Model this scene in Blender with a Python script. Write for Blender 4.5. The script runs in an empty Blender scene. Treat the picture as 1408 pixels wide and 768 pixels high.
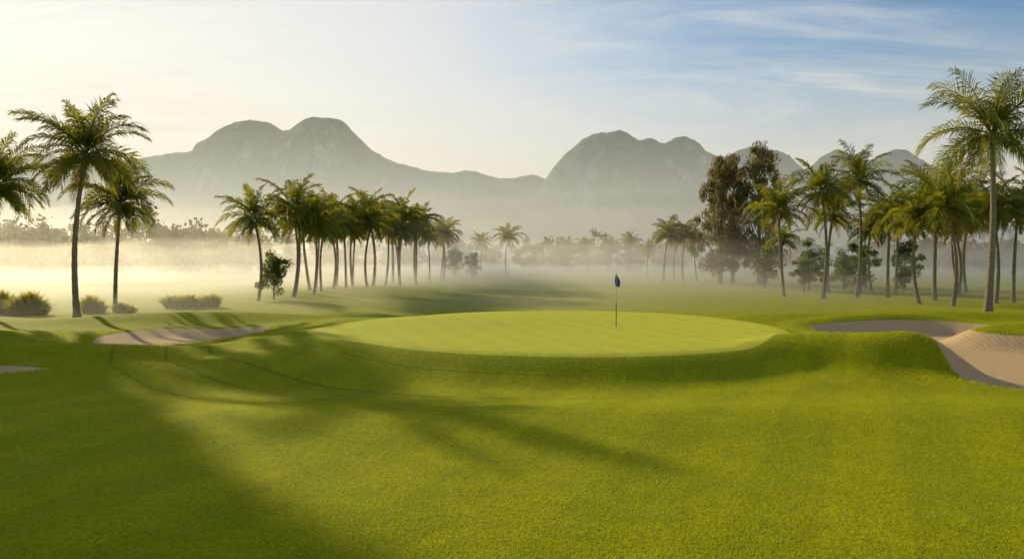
import bpy, math, random, bmesh
import numpy as np
from mathutils import Vector, noise as mn

scene = bpy.context.scene
SUN_AZ, SUN_EL = math.radians(-38), math.radians(17)

# ------------------------------------------------------------------ helpers
def link(o):
    scene.collection.objects.link(o); return o

def mesh_obj(name, verts, faces, mats, mi=None, smooth=False):
    me = bpy.data.meshes.new(name)
    me.from_pydata(verts, [], faces)
    for m in mats: me.materials.append(m)
    if mi is not None: me.polygons.foreach_set("material_index", mi)
    if smooth: me.polygons.foreach_set("use_smooth", [True]*len(me.polygons))
    me.update()
    return link(bpy.data.objects.new(name, me))

class NT:
    def __init__(s, nt): s.nt = nt; nt.nodes.clear()
    def n(s, t, ins=None, **kw):
        nd = s.nt.nodes.new(t)
        for k, v in kw.items(): setattr(nd, k, v)
        if ins:
            for k, v in ins.items():
                sock = nd.inputs[k]
                if isinstance(v, bpy.types.NodeSocket): s.nt.links.new(v, sock)
                else: sock.default_value = v
        return nd
    def math(s, op, a, b=0.0, c=0.0, clamp=False):
        return s.n('ShaderNodeMath', {0: a, 1: b, 2: c}, operation=op, use_clamp=clamp).outputs[0]
    def mix(s, f, a, b, bt='MIX'):
        nd = s.n('ShaderNodeMix', data_type='RGBA', blend_type=bt)
        for i, v in ((0, f), (6, a), (7, b)):
            if isinstance(v, bpy.types.NodeSocket): s.nt.links.new(v, nd.inputs[i])
            else: nd.inputs[i].default_value = v if i == 0 else (v if len(v) == 4 else (*v, 1))
        return nd.outputs[2]
    def ss(s, v, a, b, lo=0.0, hi=1.0):
        return s.n('ShaderNodeMapRange', {0: v, 1: a, 2: b, 3: lo, 4: hi}, interpolation_type='SMOOTHSTEP').outputs[0]
    def noise(s, vec, scale, detail=3, rough=.55, dist=0):
        return s.n('ShaderNodeTexNoise', {'Vector': vec, 'Scale': scale, 'Detail': detail, 'Roughness': rough, 'Distortion': dist}).outputs[0]

def material(name):
    m = bpy.data.materials.new(name); m.use_nodes = True
    return m, NT(m.node_tree)

def leaf_mat(name, c1, c2, trans, tfac=.45, scale=1.5, spec=.35):
    m, t = material(name)
    tc = t.n('ShaderNodeTexCoord').outputs['Object']
    oi = t.n('ShaderNodeObjectInfo').outputs['Random']
    f = t.ss(t.noise(tc, scale, 4, .7), .35, .65)
    col = t.mix(f, c1, c2)
    hs = t.n('ShaderNodeHueSaturation', {'Hue': t.math('MULTIPLY_ADD', oi, .03, .485), 'Saturation': 1.0,
             'Value': t.math('MULTIPLY_ADD', oi, .35, .82), 'Fac': 1.0, 'Color': col}).outputs[0]
    p = t.n('ShaderNodeBsdfPrincipled', {'Base Color': hs, 'Roughness': .5})
    p.inputs['Specular IOR Level'].default_value = spec
    tr = t.n('ShaderNodeBsdfTranslucent', {'Color': t.mix(f, trans, tuple(x*.6 for x in trans))})
    mx = t.n('ShaderNodeMixShader', {0: tfac, 1: p.outputs[0], 2: tr.outputs[0]})
    t.n('ShaderNodeOutputMaterial', {'Surface': mx.outputs[0]})
    return m

def bark_mat(name, c1, c2, ring=0):
    m, t = material(name)
    tc = t.n('ShaderNodeTexCoord').outputs['Object']
    mp = t.n('ShaderNodeMapping', {'Vector': tc, 'Scale': (4, 4, 14 if ring else 1.5)}).outputs[0]
    f = t.noise(mp, 1.5, 5, .65)
    col = t.mix(t.ss(f, .3, .7), c1, c2)
    b = t.n('ShaderNodeBump', {'Height': f, 'Strength': .6, 'Distance': .04}).outputs[0]
    p = t.n('ShaderNodeBsdfPrincipled', {'Base Color': col, 'Roughness': .9, 'Normal': b})
    t.n('ShaderNodeOutputMaterial', {'Surface': p.outputs[0]})
    return m

M_frond = leaf_mat('palm_frond', (.035, .07, .010), (.10, .13, .016), (.46, .43, .025), .42)
M_dead = leaf_mat('dry_frond', (.18, .11, .035), (.25, .17, .06), (.4, .25, .06), .35)
M_ptrunk = bark_mat('palm_bark', (.12, .095, .06), (.28, .23, .15), 1)
M_bark = bark_mat('tree_bark', (.05, .038, .028), (.13, .10, .075))
M_leaf = leaf_mat('broadleaf', (.04, .08, .012), (.09, .13, .02), (.32, .38, .03), .42, 1.0)
M_casu = leaf_mat('casuarina_needles', (.07, .075, .022), (.14, .12, .04), (.34, .28, .06), .45, .6)
M_far = leaf_mat('far_leaves', (.03, .055, .018), (.07, .09, .03), (.2, .22, .03), .4, .08)
M_shrub = leaf_mat('shrub_blades', (.12, .15, .02), (.2, .2, .03), (.6, .55, .04), .5, 2)
M_blade = leaf_mat('grass_blades', (.19, .23, .004), (.32, .32, .007), (.72, .70, .015), .42, 1.2, .08)
def plain(name, c, r=.5, metal=0):
    m, t = material(name)
    tc = t.n('ShaderNodeTexCoord').outputs['Object']
    col = t.mix(t.noise(tc, 12, 3), tuple(x*.8 for x in c), c)
    p = t.n('ShaderNodeBsdfPrincipled', {'Base Color': col, 'Roughness': r, 'Metallic': metal})
    t.n('ShaderNodeOutputMaterial', {'Surface': p.outputs[0]})
    return m
M_nut = plain('coconut_husk', (.17, .15, .03), .5)

# ------------------------------------------------------------------ terrain
def sst(a, b, x):
    t = np.clip((x-a)/(b-a), 0, 1); return t*t*(3-2*t)

def smooth_poly(pts, it=3):
    p = np.array(pts, float)
    for _ in range(it):
        q = np.roll(p, -1, 0)
        p = np.stack([p*.75+q*.25, p*.25+q*.75], 1).reshape(-1, 2)
    return p

def poly_sdf(X, Y, P):
    d = np.full(X.shape, 1e9); ins = np.zeros(X.shape, bool)
    n = len(P)
    for i in range(n):
        a = P[i]; b = P[(i+1) % n]
        ex, ey = b-a
        wx, wy = X-a[0], Y-a[1]
        t = np.clip((wx*ex+wy*ey)/(ex*ex+ey*ey+1e-12), 0, 1)
        d = np.minimum(d, (wx-ex*t)**2+(wy-ey*t)**2)
        c = ((a[1] > Y) != (b[1] > Y))
        if abs(ey) > 1e-9:
            ins ^= c & (X < ex*(Y-a[1])/ey+a[0])
    d = np.sqrt(d)
    return np.where(ins, -d, d)

BUNKERS = [
 smooth_poly([(11.2, 20.2), (11.9, 18.6), (15, 17.9), (22, 17.8), (26, 22), (27, 28), (23, 30.1), (20.2, 30.4), (18.4, 31.6), (19.2, 33.4),
              (22.5, 35.2), (20.5, 37.4), (17, 37.4), (14.5, 36.4), (12.6, 34.6), (12.9, 31), (12.6, 27.5), (12.2, 24)], 2),
 smooth_poly([(-14.6, 27.0), (-12.2, 26.9), (-10.2, 29.0), (-9.6, 32.3), (-11.0, 34.4), (-12.6, 33.2), (-14.6, 33.6), (-15.8, 31)]),
 smooth_poly([(-12.0, 21.7), (-14, 20.6), (-18, 20.2), (-19.5, 22.2), (-15.5, 22.9)]),
]
GREEN = smooth_poly([(-6.8, 25.8), (-4.0, 22.4), (0, 20.7), (4, 20.6), (7.4, 22.5), (9.7, 27.0), (9.6, 31), (7.8, 35.5), (4, 37.6), (0, 37.6), (-3.4, 35.5), (-5.8, 31.0), (-7.1, 28.2)])

def sines(X, Y):
    return (np.sin(X*.23+Y*.11+1.3)*np.sin(Y*.19-X*.07+.4)+.5*np.sin(X*.41-Y*.17+2.2)*np.sin(Y*.37+.9))

def blob(X, Y, cx, cy, rx, ry, ang=0, e=1.15):
    c, s = math.cos(ang), math.sin(ang)
    u = ((X-cx)*c+(Y-cy)*s)/rx; v = (-(X-cx)*s+(Y-cy)*c)/ry
    return np.exp(-(u*u+v*v)**e)

def terrain(X, Y):
    gd = poly_sdf(X, Y, GREEN)
    sdr = poly_sdf(X, Y, BUNKERS[0])
    sdl = np.minimum(poly_sdf(X, Y, BUNKERS[1]), poly_sdf(X, Y, BUNKERS[2]))
    sd = np.minimum(sdr, sdl)
    near = 1-sst(45, 70, Y)
    z = .05*sines(X, Y)*sst(0, 4, gd)
    z = z + .12*np.sin(X*.035+1)*np.sin(Y*.04)*sst(45, 80, Y)
    z = z + .56*(1-sst(-.5, 2.1+2.4*sst(-2, -7, X)+.6*sst(8, 12, X), gd))
    # gentle tier on the green
    z = z + .14*blob(X, Y, -1.5, 31.5, 4.5, 3.5, math.radians(20))*(1-sst(-1.5, 0, gd))
    z = z - .10*blob(X, Y, 1, 18.4, 14, 2.0)
    z = z + .15*np.exp(-((Y-15.0-.02*X)/2.0)**2)*(1-sst(25, 40, np.abs(X)))
    # right mound tongue
    z = z + .92*blob(X, Y, 10.5, 22.5, 2.7, 1.5, math.radians(-18), 1.35)
    # berm behind right bunker
    z = z + .42*blob(X, Y, 20, 39.4, 8.5, 1.7, math.radians(4))
    z = z + .15*blob(X, Y, 12.0, 37.5, 2.5, 1.8)
    z = z + .45*blob(X, Y, 22.3, 32.9, 3.2, 1.1, math.radians(12))
    # left mounds
    z = z + .44*blob(X, Y, -14, 37.4, 7.5, 1.8, math.radians(3))
    z = z + .34*blob(X, Y, -8.1, 33.5, 2.2, 2.8, math.radians(30))
    z = z + .36*blob(X, Y, -14.5, 24.6, 5.5, 1.2, math.radians(8))
    z = z + .30*blob(X, Y, -21, 29.5, 4, 2.5)
    z = z + .14*blob(X, Y, -8, 22.0, 4.5, 1.8, math.radians(15))
    z = z + .5*blob(X, Y, -14, 70, 7, 14)
    z = z - .15*sst(38, 46, Y)
    z = z - .50*(1-sst(-1.5, .15, sdr)) - .20*(1-sst(-1.6, .15, sdl)) + (.08*np.exp(-((sdr-.6)/.5)**2)+.05*np.exp(-((sdl-.5)/.5)**2))*near
    return z, gd, sd

def tz(x, y):
    z, _, _ = terrain(np.array([[float(x)]]), np.array([[float(y)]])); return float(z[0, 0])

def axis(lo, hi, a, b, d, r):
    mid = list(np.arange(a, b, d))
    up = []; s = d; v = mid[-1]
    while v < hi: s *= r; v += s; up.append(v)
    dn = []; s = d; v = a
    while v > lo: s *= r; v -= s; dn.append(v)
    return np.array(dn[::-1]+mid+up)
xs = axis(-4000, 4000, -21, 26, .14, 1.11)
ys = axis(-60, 5000, 7, 44, .14, 1.07)
X, Y = np.meshgrid(xs, ys)
Z, GD, SD = terrain(X, Y)
nx, ny = len(xs), len(ys)
idx = np.arange(nx*ny).reshape(ny, nx)
quads = np.stack([idx[:-1, :-1], idx[:-1, 1:], idx[1:, 1:], idx[1:, :-1]], -1).reshape(-1, 4)
V = np.stack([X, Y, Z], -1).reshape(-1, 3)

m, t = material('golf_turf')
geo = t.n('ShaderNodeNewGeometry').outputs['Position']
gd = t.n('ShaderNodeAttribute', attribute_name='green_d').outputs['Fac']
sd = t.n('ShaderNodeAttribute', attribute_name='sand_d').outputs['Fac']
n1 = t.noise(geo, .35, 4, .6); n2 = t.noise(geo, 2.2, 4, .65)
n3 = t.noise(t.n('ShaderNodeMapping', {'Vector': geo, 'Scale': (1, .5, 1)}).outputs[0], 24, 4, .75)
fine = t.noise(t.n('ShaderNodeMapping', {'Vector': geo, 'Scale': (1, .45, 1)}).outputs[0], 55, 2, .7)
sdn = t.math('ADD', sd, t.math('MULTIPLY_ADD', t.noise(geo, 9, 3, .7), .22, -.11))
sand = t.ss(sdn, .02, -.02)
green = t.ss(gd, .03, -.03)
collar = t.math('MULTIPLY', t.ss(gd, .9, .8), t.math('SUBTRACT', 1.0, green))
rough = t.ss(t.math('ADD', gd, t.math('MULTIPLY', n2, .2)), 3.0, 3.12)
posx = t.n('ShaderNodeSeparateXYZ', {0: geo}).outputs
fair = t.mix(t.ss(n1, .3, .7), (.32, .35, .003), (.47, .45, .004))
fair = t.mix(t.math('MULTIPLY', t.ss(n2, .35, .7), .28), fair, (.20, .25, .003))
stripe = t.n('ShaderNodeTexWave', {'Vector': t.n('ShaderNodeMapping', {'Vector': geo, 'Rotation': (0, 0, math.radians(24))}).outputs[0], 'Scale': .16, 'Distortion': .6, 'Detail': 1.0, 'Detail Scale': .3}).outputs[1]
fair = t.mix(t.math('MULTIPLY', t.ss(stripe, .42, .58), .32), fair, (.18, .23, .003))
gst = t.n('ShaderNodeTexWave', {'Vector': t.n('ShaderNodeMapping', {'Vector': geo, 'Rotation': (0, 0, math.radians(-20))}).outputs[0], 'Scale': .28, 'Distortion': .2}).outputs[1]
grn = t.mix(t.ss(n2, .3, .7), (.50, .49, .045), (.58, .55, .055))
grn = t.mix(t.math('MULTIPLY', t.ss(gst, .4, .6), .2), grn, (.37, .41, .035))
rgh = t.mix(t.ss(n2, .3, .7), (.22, .25, .004), (.40, .37, .006))
nearf = t.ss(posx[1], 16.5, 20)
col = t.mix(t.math('MULTIPLY', t.math('MULTIPLY', rough, nearf), .6), fair, rgh)
col = t.mix(t.math('MULTIPLY', collar, .6), col, (.24, .29, .006))
col = t.mix(green, col, grn)
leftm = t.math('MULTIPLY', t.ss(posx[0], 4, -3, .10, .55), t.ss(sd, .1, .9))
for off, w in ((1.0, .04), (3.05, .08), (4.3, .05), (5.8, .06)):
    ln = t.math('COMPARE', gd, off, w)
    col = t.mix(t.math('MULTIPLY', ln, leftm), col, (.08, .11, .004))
ng = t.math('SUBTRACT', 1.0, t.math('MULTIPLY', green, .8))
col = t.mix(t.math('MULTIPLY', t.ss(n3, .42, .66, 0, .65), ng), col, (.08, .11, .003))
col = t.mix(t.math('MULTIPLY', t.ss(fine, .52, .72, 0, .5), ng), col, (.74, .68, .02))
sandc = t.mix(n2, (.60, .40, .20), (.72, .50, .27))
sandc = t.mix(t.ss(n3, .4, .7, 0, .35), sandc, (.36, .23, .11))
col = t.mix(sand, col, sandc)
hgt = t.math('MULTIPLY_ADD', n3, .9, t.math('MULTIPLY', fine, .5))
rip = t.n('ShaderNodeTexWave', {'Vector': geo, 'Scale': 1.6, 'Distortion': 5.0, 'Detail': 2.0}).outputs[1]
hgt = t.math('ADD', hgt, t.math('MULTIPLY', t.math('MULTIPLY', rip, sand), .25))
bs = t.math('MULTIPLY_ADD', green, -.5, .85)
bmp = t.n('ShaderNodeBump', {'Height': hgt, 'Strength': bs, 'Distance': .05}).outputs[0]
bmp = t.n('ShaderNodeBump', {'Height': t.noise(geo, 3.5, 3, .6), 'Strength': .2, 'Distance': .08, 'Normal': bmp}).outputs[0]
p = t.n('ShaderNodeBsdfPrincipled', {'Base Color': col, 'Roughness': .85, 'Normal': bmp})
p.inputs['Specular IOR Level'].default_value = .05
nt = t.nt
nt.links.new(t.math('MULTIPLY_ADD', sand, -.1, .1), p.inputs['Sheen Weight'])
p.inputs['Sheen Tint'].default_value = (.9, .8, .03, 1)
p.inputs['Sheen Roughness'].default_value = .35
t.n('ShaderNodeOutputMaterial', {'Surface': p.outputs[0]})
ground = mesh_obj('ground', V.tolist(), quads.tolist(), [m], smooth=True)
for nm, arr in (('green_d', GD), ('sand_d', SD)):
    a = ground.data.attributes.new(nm, 'FLOAT', 'POINT'); a.data.foreach_set('value', arr.reshape(-1).astype(np.float32))

# ------------------------------------------------------------------ grass blades (one mass)
def tri_mesh(name, P, mat):
    n = len(P)
    me = bpy.data.meshes.new(name)
    me.vertices.add(n); me.vertices.foreach_set('co', P.astype(np.float32).ravel())
    me.loops.add(n); me.loops.foreach_set('vertex_index', np.arange(n, dtype=np.int32))
    me.polygons.add(n//3); me.polygons.foreach_set('loop_start', np.arange(0, n, 3, dtype=np.int32))
    me.materials.append(mat); me.update(calc_edges=True); me.validate()
    return link(bpy.data.objects.new(name, me))
rng = np.random.default_rng(21)
N = 420000
gy = 7.3+25*rng.random(N)**1.9
gx = (rng.random(N)*2-1)*(gy*.72+1.0)
gz, ggd, gsd = terrain(gx, gy)
keep = (ggd > .05) & (gsd > .06)
gx, gy, gz, ggd, gsd = gx[keep], gy[keep], gz[keep], ggd[keep], gsd[keep]
n = len(gx)
L_ = (.009+.013*rng.random(n))*(1+.8*((ggd > 3.05) & (gy > 19)))*(1+1.5*(gsd < .4))
a = rng.random(n)*6.283; wd = .003+.0024*rng.random(n)+.0002*gy
bx, by = np.cos(a)*wd, np.sin(a)*wd
lean = rng.normal(size=(n, 2))*.5*L_[:, None]
P = np.stack([np.stack([gx-bx, gy-by, gz-.003], 1), np.stack([gx+bx, gy+by, gz-.003], 1),
              np.stack([gx+lean[:, 0], gy+lean[:, 1], gz+L_], 1)], 1).reshape(-1, 3)
tri_mesh('grass', P, M_blade)

# ------------------------------------------------------------------ tubes
def tube(V, F, pts, rads, ns=8):
    b = len(V); n = len(pts)
    for i, (p, r) in enumerate(zip(pts, rads)):
        d = (pts[min(i+1, n-1)]-pts[max(i-1, 0)]).normalized()
        s = d.cross(Vector((0.1, 1, .05))).normalized(); u = s.cross(d)
        for k in range(ns):
            a = 2*math.pi*k/ns
            V.append(p+s*(r*math.cos(a))+u*(r*math.sin(a)))
    for i in range(n-1):
        for k in range(ns):
            k2 = (k+1) % ns
            F.append((b+i*ns+k, b+i*ns+k2, b+(i+1)*ns+k2, b+(i+1)*ns+k))

def ball(V, F, c, r):
    b = len(V)
    V.append(c+Vector((0, 0, r*1.2)))
    for j in (1, 2, 3):
        for k in range(6):
            a = k*math.pi/3; ph = j*math.pi/4
            V.append(c+Vector((r*math.sin(ph)*math.cos(a), r*math.sin(ph)*math.sin(a), 1.2*r*math.cos(ph))))
    V.append(c-Vector((0, 0, r*1.2)))
    for k in range(6):
        k2 = (k+1) % 6
        F.append((b, b+1+k, b+1+k2))
        for j in range(2):
            F.append((b+1+6*j+k, b+7+6*j+k, b+7+6*j+k2, b+1+6*j+k2))
        F.append((b+13+k, b+19, b+13+k2))

UP = Vector((0, 0, 1))
def frond(V, F, org, phi, el0, L, droop, npairs, lw, R):
    h = Vector((math.cos(phi), math.sin(phi), 0)); side = h.cross(UP)
    n = 12; pts = [org.copy()]; tans = []
    sway = R.uniform(-.25, .25)
    for i in range(n):
        s = (i+.5)/n
        el = el0-droop*s**1.5
        hh = (h+side*sway*s).normalized()
        d = hh*math.cos(el)+UP*math.sin(el)
        tans.append(d); pts.append(pts[-1]+d*(L/n))
    tans.append(tans[-1])
    tube(V, F, pts, [.035*L/3*(1-.85*i/n) for i in range(n+1)], 3)
    roll = R.uniform(-.9, .9)
    for i in range(npairs):
        t = .10+.895*i/(npairs-1)
        k = t*n; i0 = min(int(k), n-1); fr = k-i0
        p = pts[i0].lerp(pts[i0+1], fr); T = tans[i0]
        U = side.cross(T).normalized()
        if U.z < 0: U = -U
        S = (side*math.cos(roll)+U*math.sin(roll)).normalized()
        l = L*.28*(.30+.70*math.sin(math.pi*min(1, .12+t*.80)))*R.uniform(.8, 1.15)
        al = math.radians(26+46*t)
        for sg in (-1, 1):
            if R.random() < .04: continue
            d = (S*sg*math.cos(al)+T*math.sin(al)+U*R.uniform(.0, .45)).normalized()
            m = p+d*l*.5
            d2 = (d-UP*R.uniform(.3, 1.2)).normalized()
            e = m+d2*l*.5
            w = T*(lw*.5*R.uniform(.8, 1.2))
            b = len(V)
            V.extend((p-w*.6, p+w*.6, m+w, m-w, e))
            F.append((b, b+1, b+2, b+3)); F.append((b+3, b+2, b+4))

def palm_mesh(seed, H, Lf, lean=(0, 0), tr=.15, nf=28, npairs=34, lw=.07, dead=3):
    R = random.Random(seed); V = []; F = []; MI = []
    n = 26; pts = []; rad = []
    cx, cy = lean; sx, sy = R.uniform(-.35, .35), R.uniform(-.3, .3)
    for i in range(n+1):
        s = i/n
        b = math.sin(s*math.pi)
        pts.append(Vector((cx*s**1.5+sx*b, cy*s**1.5+sy*b, -.25+(H+.25)*s)))
        r = tr*(1-.42*s)+tr*.75*math.exp(-s*22)
        rad.append(r*(1.07 if i % 2 else .95))
    tube(V, F, pts, rad, 9); MI += [0]*(len(F)-len(MI))
    top = pts[-1]
    tube(V, F, [top-UP*.35, top, top+UP*.35], [tr*.62, tr*.95, tr*.3], 7); MI += [0]*(len(F)-len(MI))
    for i in range(nf):
        q = (i+.5)/nf
        phi = i*2.39996+R.uniform(-.35, .35)
        el0 = math.radians(84-116*q**.85+R.uniform(-12, 12))
        droop = math.radians(34+52*math.sin(q*math.pi)**.8+R.uniform(-16, 20))
        if q > .75: droop *= .7
        L = Lf*(.78+.30*math.sin(math.pi*min(1, q+.18)))*R.uniform(.85, 1.12)
        frond(V, F, top+Vector((math.cos(phi), math.sin(phi), 0))*tr*.4+UP*(.25*(1-q)), phi, el0, L, droop, npairs, lw, R)
        MI += [1]*(len(F)-len(MI))
    for i in range(dead):
        phi = R.uniform(0, 6.28)
        frond(V, F, top-UP*.1, phi, math.radians(-35), Lf*.75, math.radians(50), npairs//2, lw*.8, R)
        MI += [2]*(len(F)-len(MI))
    for i in range(9):
        phi = R.uniform(0, 6.28)
        ball(V, F, top+Vector((math.cos(phi)*tr*1.5, math.sin(phi)*tr*1.5, -.12-R.random()*.3)), .10*tr/.15)
        MI += [3]*(len(F)-len(MI))
    me = bpy.data.meshes.new('coconut_palm_mesh')
    me.from_pydata(V, [], F)
    for mm in (M_ptrunk, M_frond, M_dead, M_nut): me.materials.append(mm)
    me.polygons.foreach_set('material_index', MI)
    me.update()
    return me

def put(name, me, x, y, rz=0, s=1, z=None):
    o = link(bpy.data.objects.new(name, me))
    o.location = (x, y, (tz(x, y) if z is None else z)-.02); o.rotation_euler = (0, 0, rz); o.scale = (s, s, s)
    return o

heroes = [ # x, y, crown height, frond length, lean, trunk radius
 (-22.4, 41.0, 8.3, 3.5, (.55, 0), .16), (-23.2, 46.5, 6.3, 2.95, (.3, .2), .13), (-28.6, 43.0, 6.9, 3.1, (.9, 0), .15),
 (-17.8, 55.7, 5.7, 2.7, (-.2, 0), .12), (-16.1, 58.5, 6.4, 2.7, (0, 0), .12), (-16.9, 62.0, 5.6, 2.5, (.3, 0), .12),
 (-15.1, 60.6, 5.5, 2.4, (.1, 0), .11), (-15.3, 64, 5.2, 2.4, (.2, 0), .11), (-14.8, 74, 6.0, 2.6, (0, .2), .12),
 (21.9, 64, 6.8, 2.8, (-.5, 0), .13), (24.2, 62, 8.3, 3.1, (-.2, 0), .14), (27.7, 64, 9.2, 3.2, (0, 0), .15), (29.3, 62, 6.2, 2.7, (.1, 0), .13),
 (27.7, 54, 5.8, 2.7, (-.2, 0), .13), (30.8, 58, 7.5, 3.3, (.1, 0), .15), (28.5, 51.5, 6.4, 3.3, (-.5, 0), .14),
 (26.9, 45, 10.0, 4.3, (.1, 0), .21), (35.3, 56, 6.4, 3.0, (.2, 0), .14), (32.8, 54, 6.2, 2.9, (-.3, 0), .14)]
R0 = random.Random(5)
for i, (x, y, H, L, ln, tr) in enumerate(heroes):
    me = palm_mesh(100+i, H, L, ln, tr, nf=36 if y < 50 else 30, npairs=46 if y < 50 else 34, lw=.075 if y < 50 else .085)
    put('coconut_palm', me, x, y)
variants = [palm_mesh(200+k, 6.2, 2.65, (R0.uniform(-.7, .7), R0.uniform(-.4, .4)), .14, 27, 26, .12) for k in range(6)]
far_palms = [(-15.3, 68, .9), (-13.8, 79, 1.13), (-13.2, 83, .98), (-12.2, 87, 1.07), (-11.3, 94, 1.22), (-10.4, 100, 1.0), (-9.1, 106, 1.1),
 (-13.1, 72, .85), (-14.6, 70, .9), (-17, 67, .9), (-16.2, 73, .95), (-12.9, 91, 1.0), (-14.2, 95, 1.1), (-10.9, 90, .95), (-9.9, 110, 1.05), (-15.8, 79, .95), (-17.5, 71, .95), (-11.8, 84, .88),
 (-.8, 130, .98), (14.2, 150, .85), (18.3, 152, .8), (22, 150, .95), (20.9, 122, .8), (19.6, 103, 1.12), (22.2, 103, .92), (22.9, 112, .85), (24.2, 104, .85), (12, 165, .9), (-6, 150, .85),
 (28.2, 71, 1.05), (40, 70, 1.05), (37, 66, 1.0), (41, 62, 1.1), (33.5, 74, .85), (36.5, 82, .9), (45, 80, 1.0), (26.5, 78, .8), (31.8, 66, .9), (34.8, 62, 1.0)]
for i, (x, y, s) in enumerate(far_palms):
    put('coconut_palm', variants[i % 6], x, y, R0.uniform(0, 6.28), s*R0.uniform(.88, 1.1))

# ------------------------------------------------------------------ broadleaf / casuarina
def leaf_quads(C, rad, n, sx, sy, rng, vert=0.0):
    k = len(C)
    d = rng.normal(size=(k, n, 3)); d /= np.linalg.norm(d, axis=2, keepdims=True)
    r = rng.random((k, n, 1))**.45
    P = (C[:, None]+d*r*rad[:, None]).reshape(-1, 3)
    N = len(P)
    a = rng.normal(size=(N, 3)); a[:, 2] += vert*np.sign(rng.random(N)-.3)*2; a /= np.linalg.norm(a, axis=1, keepdims=True)
    b = np.cross(a, rng.normal(size=(N, 3))); b /= np.linalg.norm(b, axis=1, keepdims=True)
    s = (.6+.8*rng.random((N, 1)))
    a = a*s*sy*.5; b = b*s*sx*.5
    Q = np.stack([P-a, P+b*.9-a*.1, P+a, P-b*.9+a*.1], 1).reshape(-1, 3)
    return Q, np.arange(4*N).reshape(-1, 4)

def tree_mesh(seed, H, cr, cb, nclump, nleaf, lx, ly, leafm, trunk_r=.2, crad=.8, shape='round', vert=0):
    R = random.Random(seed); rng = np.random.default_rng(seed)
    V = []; F = []
    pts = [Vector((math.sin(s*3+seed)*.12*s*H*.1, math.cos(s*2+seed)*.1*s*H*.1, -.2+s*(H*.9+.2))) for s in [i/12 for i in range(13)]]
    tube(V, F, pts, [trunk_r*(1-.88*i/12)+trunk_r*.5*math.exp(-i) for i in range(13)], 8)
    C = []; Rd = []
    for i in range(nclump):
        q = (i+.5)/nclump
        zz = cb+(H-cb)*q
        if shape == 'round': w = cr*math.sin(math.pi*(.12+.80*q))**.6
        else: w = cr*(.35+.65*math.sin(math.pi*min(1, .10+q*.86)))*(1-.35*q)
        a = i*2.4+R.uniform(-.8, .8); rr = w*R.uniform(.2, 1.15)
        c = Vector((math.cos(a)*rr, math.sin(a)*rr, zz+R.uniform(-.5, .5)))
        cs = crad*R.uniform(.5, 1.3)
        C.append(c); Rd.append((cs, cs, cs*(.75 if shape == 'round' else 1.15)))
        zs = max(cb*.7, zz-rr*.8-.4)
        k = min(11.99, (zs+.2)/(H*.9+.2)*12); st = pts[int(k)].lerp(pts[int(k)+1], k-int(k))
        mid = st.lerp(c, .5)+Vector((R.uniform(-.2, .2), R.uniform(-.2, .2), R.uniform(0, .25)))
        tube(V, F, [st, mid, c], [trunk_r*.32, trunk_r*.2, trunk_r*.06], 5)
    nt_ = len(F)
    Q, FQ = leaf_quads(np.array(C), np.array(Rd), nleaf, lx, ly, rng, vert)
    verts = [tuple(v) for v in V]+Q.tolist(); faces = F+(FQ+len(V)).tolist()
    me = bpy.data.meshes.new('tree_mesh'); me.from_pydata(verts, [], faces)
    me.materials.append(M_bark); me.materials.append(leafm)
    me.polygons.foreach_set('material_index', [0]*nt_+[1]*len(FQ)); me.update()
    return me

ca = tree_mesh(11, 15.8, 3.9, 1.9, 85, 125, .11, .5, M_casu, .26, .8, 'feather', 1.0)
cb_ = tree_mesh(12, 14.3, 3.8, 1.9, 80, 125, .11, .5, M_casu, .24, .8, 'feather', 1.0)
cc = tree_mesh(13, 15.0, 3.5, 2.2, 60, 125, .11, .5, M_casu, .24, .8, 'feather', 1.0)
put('casuarina_tree', cb_, 24.6, 94); put('casuarina_tree', ca, 28.9, 93, 1); put('casuarina_tree', cc, 26.9, 97, 2.5)
bl = [tree_mesh(30+k, 3.6, 1.25, 1.1, 26, 120, .12, .2, M_leaf, .08, .5) for k in range(3)]
for i, (x, y, s) in enumerate([(-16.9, 56.5, .9), (27.6, 74, 1.15), (30.7, 70, 1.1), (25.4, 80, 1.1), (34.4, 70, .55), (-5.8, 118, 1.0), (-8.8, 122, 1.25),
                               (26.4, 72, .9), (38.5, 78, 1.2), (31.7, 76, 1.0)]):
    put('broadleaf_tree', bl[i % 3], x, y, i*1.3, s)
big = [tree_mesh(50, 12.5, 3.2, 6.0, 70, 300, .24, .36, M_leaf, .28, 1.2), tree_mesh(51, 17.2, 3.2, 6.8, 130, 330, .26, .38, M_leaf, .34, 1.15)]
put('rain_tree', big[0], -27.6, 33.0, .4, .98); put('rain_tree', big[1], -34.1, 45.2, 1.2, 1.0); put('rain_tree', big[0], -36.5, 39.5, 3.0, 1.1)

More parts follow.
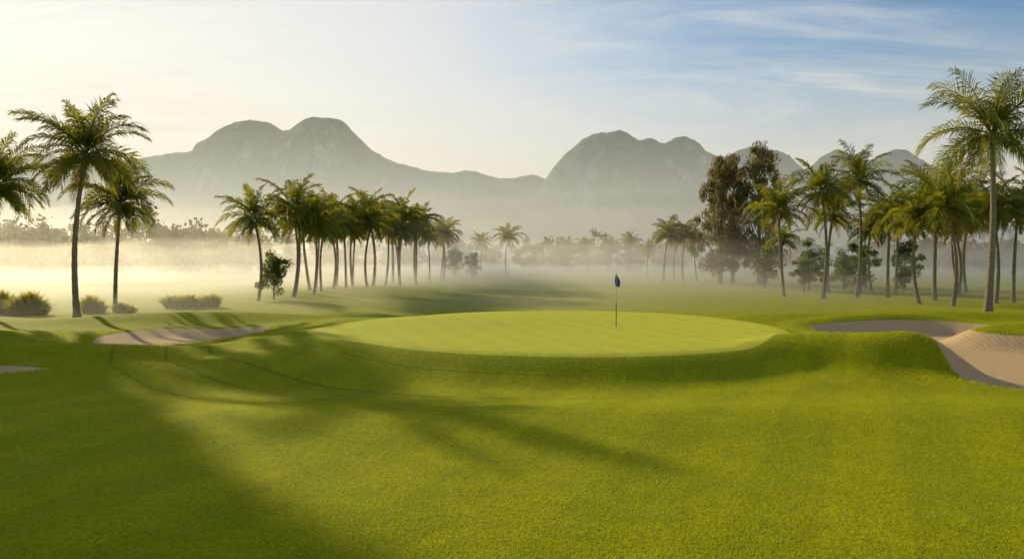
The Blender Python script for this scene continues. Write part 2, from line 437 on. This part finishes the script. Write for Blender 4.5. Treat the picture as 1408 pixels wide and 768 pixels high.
# ------------------------------------------------------------------ shrubs
def shrub(x, y, w, d, h, n, seed):
    rng = np.random.default_rng(seed)
    th = rng.random(n)*6.283; rr = rng.random(n)**.5
    bx, by = np.cos(th)*rr*w*.5*.8, np.sin(th)*rr*d*.5*.8
    hh = h*(.55+.5*rng.random(n))*(1-.45*rr**2)*(1+.25*np.sin(bx*3+seed))
    lx, ly = bx*.25+rng.normal(size=n)*.16*h, by*.25+rng.normal(size=n)*.16*h
    a = rng.random(n)*3.14; wx, wy = np.cos(a)*.03, np.sin(a)*.03
    z0 = np.zeros(n)-.1
    P = np.stack([np.stack([bx-wx, by-wy, z0], 1), np.stack([bx+wx, by+wy, z0], 1),
                  np.stack([bx+lx*.6+wx, by+ly*.6+wy, hh*.7], 1), np.stack([bx+lx*.6-wx, by+ly*.6-wy, hh*.7], 1),
                  np.stack([bx+lx*1.5, by+ly*1.5, hh], 1)], 1).reshape(-1, 3)
    F = []
    for i in range(n):
        b = 5*i; F.append((b, b+1, b+2, b+3)); F.append((b+3, b+2, b+4))
    o = mesh_obj('ornamental_shrub', P.tolist(), F, [M_shrub]); o.location = (x, y, tz(x, y))
for i, a in enumerate([(-26.6, 43.5, 2.6, 1.6, 1.15, 1800), (-29, 45, 3, 1.6, 1.2, 1600), (-24.2, 46.0, 1.4, 1.2, 1.0, 900), (-22.4, 46.0, 1.3, 1.0, .75, 700),
                       (-20.9, 50, 2.0, 1.4, 1.15, 1300), (-19.4, 50.3, 1.9, 1.3, .95, 1200)]):
    shrub(*a, 70+i)

# ------------------------------------------------------------------ distant tree belt (one mass)
rng = np.random.default_rng(3)
C = []; Rd = []; tv = []; tf = []
for i in range(500):
    x = rng.uniform(-230, 230); y = rng.uniform(165, 235)+abs(x)*.08
    if i >= 330: x = rng.uniform(-150, -42); y = rng.uniform(135, 168)
    H = rng.uniform(4.5, 8.5)*(1.3 if x < -55 else 1.0)*(1.25 if rng.random() < .12 else 1)
    if -45 < x < 8: H *= 1.05
    w = H*rng.uniform(.32, .5)
    for k in range(10):
        q = rng.random(); a = rng.random()*6.28; r = w*math.sin(math.pi*(.15+.75*q))*rng.random()**.5
        C.append((x+math.cos(a)*r, y+math.sin(a)*r, H*(.06+.84*q))); s = H*rng.uniform(.12, .2); Rd.append((s, s, s*.8))
    if i % 2: tube(tv, tf, [Vector((x, y, -.5)), Vector((x, y, H*.8))], [.2, .08], 5)
Q, FQ = leaf_quads(np.array(C), np.array(Rd), 36, .6, .8, rng)
mesh_obj('distant_trees', [tuple(v) for v in tv]+Q.tolist(), tf+(FQ+len(tv)).tolist(), [M_bark, M_far], [0]*len(tf)+[1]*len(FQ))

# ------------------------------------------------------------------ mountains
m, t = material('forested_limestone')
g = t.n('ShaderNodeNewGeometry')
pos = g.outputs['Position']; nz = t.n('ShaderNodeSeparateXYZ', {0: g.outputs['Normal']}).outputs[2]
nn = t.noise(pos, .012, 5, .65); nf = t.noise(pos, .07, 5, .75)
forest = t.mix(t.ss(nf, .35, .65), (.012, .045, .032), (.055, .11, .06))
rock = t.mix(t.ss(t.noise(t.n('ShaderNodeMapping', {'Vector': pos, 'Scale': (1, 1, .25)}).outputs[0], .06, 4, .7), .35, .65), (.16, .17, .17), (.50, .50, .48))
rm = t.math('MULTIPLY', t.ss(nz, .68, .44), t.ss(nn, .49, .57))
b = t.n('ShaderNodeBump', {'Height': nf, 'Strength': 1.0, 'Distance': 22.0}).outputs[0]
p = t.n('ShaderNodeBsdfPrincipled', {'Base Color': t.mix(rm, forest, rock), 'Roughness': .95, 'Normal': b})
p.inputs['Specular IOR Level'].default_value = .1
t.n('ShaderNodeOutputMaterial', {'Surface': p.outputs[0]})
M_mtn = m

def mountain(D, pts, front, back, seed, step=6):
    px = np.array([a[0] for a in pts], float); ph = np.array([a[1] for a in pts], float)
    x0, x1 = px[0], px[-1]
    fx_ = np.arange(x0-100, x1+100, 2.0); fh = np.interp(fx_, px, ph)
    ker = np.exp(-(np.arange(-15, 16)*2/10.0)**2); ker /= ker.sum(); fh = np.convolve(fh, ker, 'same')
    xs = np.arange(x0, x1+step, step)
    ts = np.concatenate([np.linspace(-1, 0, 56)[:-1], np.linspace(0, 1, 16)])
    verts = []
    for tt in ts:
        for x in xs:
            if tt <= 0:
                u = 1+tt; yy = D+tt*front
                s = min(max((u-.28)/.68, 0), 1); pr = .30*u**.8+.70*(s*s*(3-2*s))
            else:
                u = 1-tt; yy = D+tt*back; pr = u*u*(3-2*u)
            n1 = mn.noise(Vector((x*.006, yy*.006, seed)))
            n2 = mn.noise(Vector((x*.019, yy*.010, seed+7)))
            n4 = 1-abs(mn.noise(Vector((x*.030, yy*.012, seed+17))))*2
            n3 = mn.fractal(Vector((x*.05, yy*.05, seed+3)), .9, 2.1, 4)
            away = min(1, max(0, abs(tt)-.07)*3)
            xx = x+n1*50*away
            H = float(np.interp(xx, fx_, fh))
            z = H*pr*(1+.40*n2*away*(1-.5*u)+.22*(n4-.6)*away)+n3*4.2*(pr**.5)-6+ (n1*14*away*u*(1-u)*3)
            verts.append((x, yy+n2*30*away, z if u > 0.001 else -12))
    nx = len(xs); ny = len(ts)
    faces = [(j*nx+i, j*nx+i+1, (j+1)*nx+i+1, (j+1)*nx+i) for j in range(ny-1) for i in range(nx-1)]
    mesh_obj('mountain', verts, faces, [M_mtn], smooth=True)

mountain(1500, [(-1700, 40), (-1375, 129), (-1101, 163), (-964, 185), (-882, 200), (-786, 186), (-690, 190), (-636, 201), (-590, 204), (-570, 216), (-552, 238), (-528, 254), (-495, 262),
 (-455, 260), (-430, 242), (-413, 240), (-400, 254), (-382, 265), (-355, 269), (-320, 264), (-290, 236), (-259, 203), (-218, 184), (-156, 167), (-108, 164), (-81, 170), (-53, 160), (-19, 130), (36, 78), (110, 0)], 420, 300, 1)
mountain(1350, [(-110, 0), (-79, 18), (-5, 82), (51, 130), (68, 156), (90, 180), (115, 204), (145, 215), (160, 214), (178, 224), (195, 215), (210, 200), (222, 207), (235, 209), (250, 196), (260, 197), (272, 208), (288, 211),
 (305, 206), (322, 184), (346, 173), (377, 147), (439, 118), (513, 70), (600, 0)], 360, 280, 5, 5)
mountain(1900, [(250, 0), (340, 93), (427, 229), (470, 245), (514, 245), (545, 264), (572, 270), (593, 246), (621, 262), (650, 248), (678, 205), (704, 203), (728, 240), (765, 263), (805, 246),
 (843, 225), (878, 252), (921, 265), (973, 229), (1017, 186), (1121, 165), (1294, 134), (1555, 60), (1700, 0)], 420, 300, 9, 8)
mountain(2350, [(-420, 0), (-302, 112), (-218, 228), (-113, 258), (-50, 240), (-8, 236), (65, 250), (118, 225), (307, 112), (420, 0)], 400, 300, 13, 9)

# ------------------------------------------------------------------ flag
fx, fy = 3.72, 28.4; fz = tz(fx, fy)
e = link(bpy.data.objects.new('golf_flagstick', None)); e.location = (fx, fy, fz)
M_pole = plain('pole_paint', (.06, .06, .05), .4); M_poleY = plain('pole_yellow', (.65, .6, .3), .4)
M_flag = plain('flag_cloth', (.14, .14, .45), .8); M_cup = plain('cup_plastic', (.75, .75, .72), .5)
V_ = []; F_ = []; tube(V_, F_, [Vector((0, 0, -.1)), Vector((0, 0, .9)), Vector((0, 0, 1.93))], [.016, .015, .013], 10)
mi = [0 if f[0] < 10 else 1 for f in F_]
o = mesh_obj('pole', V_, F_, [M_pole, M_poleY], mi, True); o.parent = e
V_ = []; F_ = []; ball(V_, F_, Vector((0, 0, 1.94)), .022)
o = mesh_obj('finial', V_, F_, [M_cup]); o.parent = e
V_ = []; F_ = []; nu, nv = 14, 12
for j in range(nv+1):
    v = j/nv
    for i in range(nu+1):
        u = i/nu
        x = .012+(u-.35)*(.06+.13*math.sin(v*2.7)); y = .06*math.sin(u*9+v*1.5)*(.3+u)-.02
        V_.append((x, y, 1.92-v*.44-u*.10*(1-.4*v)))
for j in range(nv):
    for i in range(nu):
        a = j*(nu+1)+i; F_.append((a, a+1, a+nu+2, a+nu+1))
o = mesh_obj('flag', V_, F_, [M_flag], smooth=True); o.parent = e
V_ = []; F_ = []; tube(V_, F_, [Vector((0, 0, -.09)), Vector((0, 0, .006))], [.054, .054], 20)
o = mesh_obj('hole_cup', V_, F_, [M_cup]); o.parent = e

# ------------------------------------------------------------------ mist (real scattering volumes)
def vol_mat(name, dens, col, g):
    m, t = material(name)
    s = t.n('ShaderNodeVolumeScatter', {'Color': (*col, 1), 'Density': dens, 'Anisotropy': g})
    t.n('ShaderNodeOutputMaterial', {'Volume': s.outputs[0]})
    return m
def mist_bank(name, c, r, mat, wob=.4, f=.04, seed=0):
    V_ = []; F_ = []; nu, nv = 160, 60
    for j in range(nv+1):
        ph = math.pi*j/nv
        for i in range(nu):
            a = 2*math.pi*i/nu
            x, y = c[0]+r[0]*math.sin(ph)*math.cos(a), c[1]+r[1]*math.sin(ph)*math.sin(a)
            k = 1+wob*(mn.noise(Vector((x*f, y*f, seed)))+.5*mn.noise(Vector((x*f*2.3, y*f*2.3, seed+4))))*1.6*(1 if j < nv/2 else 0)*math.sin(ph)
            V_.append((x, y, c[2]+r[2]*math.cos(ph)*max(.12, k)))
    for j in range(nv):
        for i in range(nu):
            i2 = (i+1) % nu
            F_.append((j*nu+i, (j+1)*nu+i, (j+1)*nu+i2, j*nu+i2))
    o = mesh_obj(name, V_, F_, [mat])
    bm = bmesh.new(); bm.from_mesh(o.data); bmesh.ops.remove_doubles(bm, verts=bm.verts, dist=1e-4); bmesh.ops.recalc_face_normals(bm, faces=bm.faces); bm.to_mesh(o.data); bm.free()
mist_bank('mist', (-20, 122, -.3), (160, 86, 2.0), vol_mat('mist_low_vol', .0125, (1, .93, .78), .58), .7, .06, 1)
mist_bank('mist', (-40, 150, -.6), (210, 108, 6.4), vol_mat('mist_mid_vol', .0066, (1, .93, .78), .58), .6, .04, 6)
mist_bank('mist', (-20, 190, -1), (320, 130, 15), vol_mat('mist_thin_vol', .0024, (1, .94, .82), .55), .4, .025, 2)
bm = bmesh.new(); bmesh.ops.create_cube(bm, size=1)
for v in bm.verts: v.co = Vector((v.co.x*6000, 240+(v.co.y+.5)*2600, -10+(v.co.z+.5)*105))
me = bpy.data.meshes.new('haze'); bm.to_mesh(me); bm.free(); me.materials.append(vol_mat('haze_vol', .00110, (.88, .97, 1.0), .3))
link(bpy.data.objects.new('haze', me))

# ------------------------------------------------------------------ world
w = bpy.data.worlds.new('World'); scene.world = w; w.use_nodes = True
t = NT(w.node_tree)
sky = t.n('ShaderNodeTexSky', sky_type='NISHITA')
sky.sun_disc = False; sky.sun_elevation = SUN_EL; sky.sun_rotation = SUN_AZ % (2*math.pi)
sky.air_density = 1.0; sky.dust_density = .6; sky.ozone_density = 2.5
d = t.n('ShaderNodeTexCoord').outputs['Generated']
sx = t.n('ShaderNodeSeparateXYZ', {0: d}).outputs
den = t.math('ADD', t.math('MAXIMUM', sx[2], 0.0), .14)
uv = t.n('ShaderNodeCombineXYZ', {0: t.math('DIVIDE', sx[0], den), 1: t.math('DIVIDE', sx[1], den), 2: 0.0}).outputs[0]
mp = t.n('ShaderNodeMapping', {'Vector': uv, 'Rotation': (0, 0, math.radians(26)), 'Scale': (.6, 2.0, 1), 'Location': (.6, .3, 0)}).outputs[0]
c1 = t.noise(mp, 1.1, 10, .68, 1.2)
c2 = t.noise(uv, .75, 4, .55)
wisps = t.math('MULTIPLY', t.ss(c1, .40, .70), t.ss(c2, .26, .56))
sdv = (math.sin(SUN_AZ)*math.cos(SUN_EL), math.cos(SUN_AZ)*math.cos(SUN_EL), math.sin(SUN_EL))
dp = t.n('ShaderNodeVectorMath', {0: d, 1: sdv}, operation='DOT_PRODUCT').outputs['Value']
veil = t.ss(dp, .58, 1.0, 0, .88)
hz = t.ss(sx[2], .26, .02, 0, .80)
hsv = t.n('ShaderNodeHueSaturation', {'Hue': .5, 'Saturation': 1.15, 'Value': 1.0, 'Fac': 1.0, 'Color': sky.outputs[0]}).outputs[0]
bg = t.n('ShaderNodeBackground', {'Color': hsv, 'Strength': .12})
hb = t.n('ShaderNodeBackground', {'Color': (.98, .87, .70, 1), 'Strength': .94})
cl = t.n('ShaderNodeBackground', {'Color': (.88, .89, .88, 1), 'Strength': .88})
vl = t.n('ShaderNodeBackground', {'Color': (.98, .94, .84, 1), 'Strength': .95})
m1 = t.n('ShaderNodeMixShader', {0: veil, 1: bg.outputs[0], 2: vl.outputs[0]})
m2 = t.n('ShaderNodeMixShader', {0: t.math('MULTIPLY', wisps, .75), 1: m1.outputs[0], 2: cl.outputs[0]})
m3 = t.n('ShaderNodeMixShader', {0: hz, 1: m2.outputs[0], 2: hb.outputs[0]})
t.n('ShaderNodeOutputWorld', {'Surface': m3.outputs[0]})

# ------------------------------------------------------------------ sun + camera
L = bpy.data.lights.new('sun', 'SUN'); L.energy = 5; L.angle = math.radians(.9); L.color = (1, .87, .56)
lo = link(bpy.data.objects.new('sun', L)); lo.rotation_euler = Vector(sdv).to_track_quat('Z', 'Y').to_euler()
cam = bpy.data.cameras.new('camera'); cam.lens = 28; cam.sensor_width = 36; cam.clip_end = 12000
co = link(bpy.data.objects.new('camera', cam)); co.location = (0, 0, 3.1); co.rotation_euler = (math.radians(90-1.67), 0, 0)
scene.camera = co
scene.view_settings.view_transform = 'Standard'; scene.view_settings.look = 'None'; scene.view_settings.exposure = 0
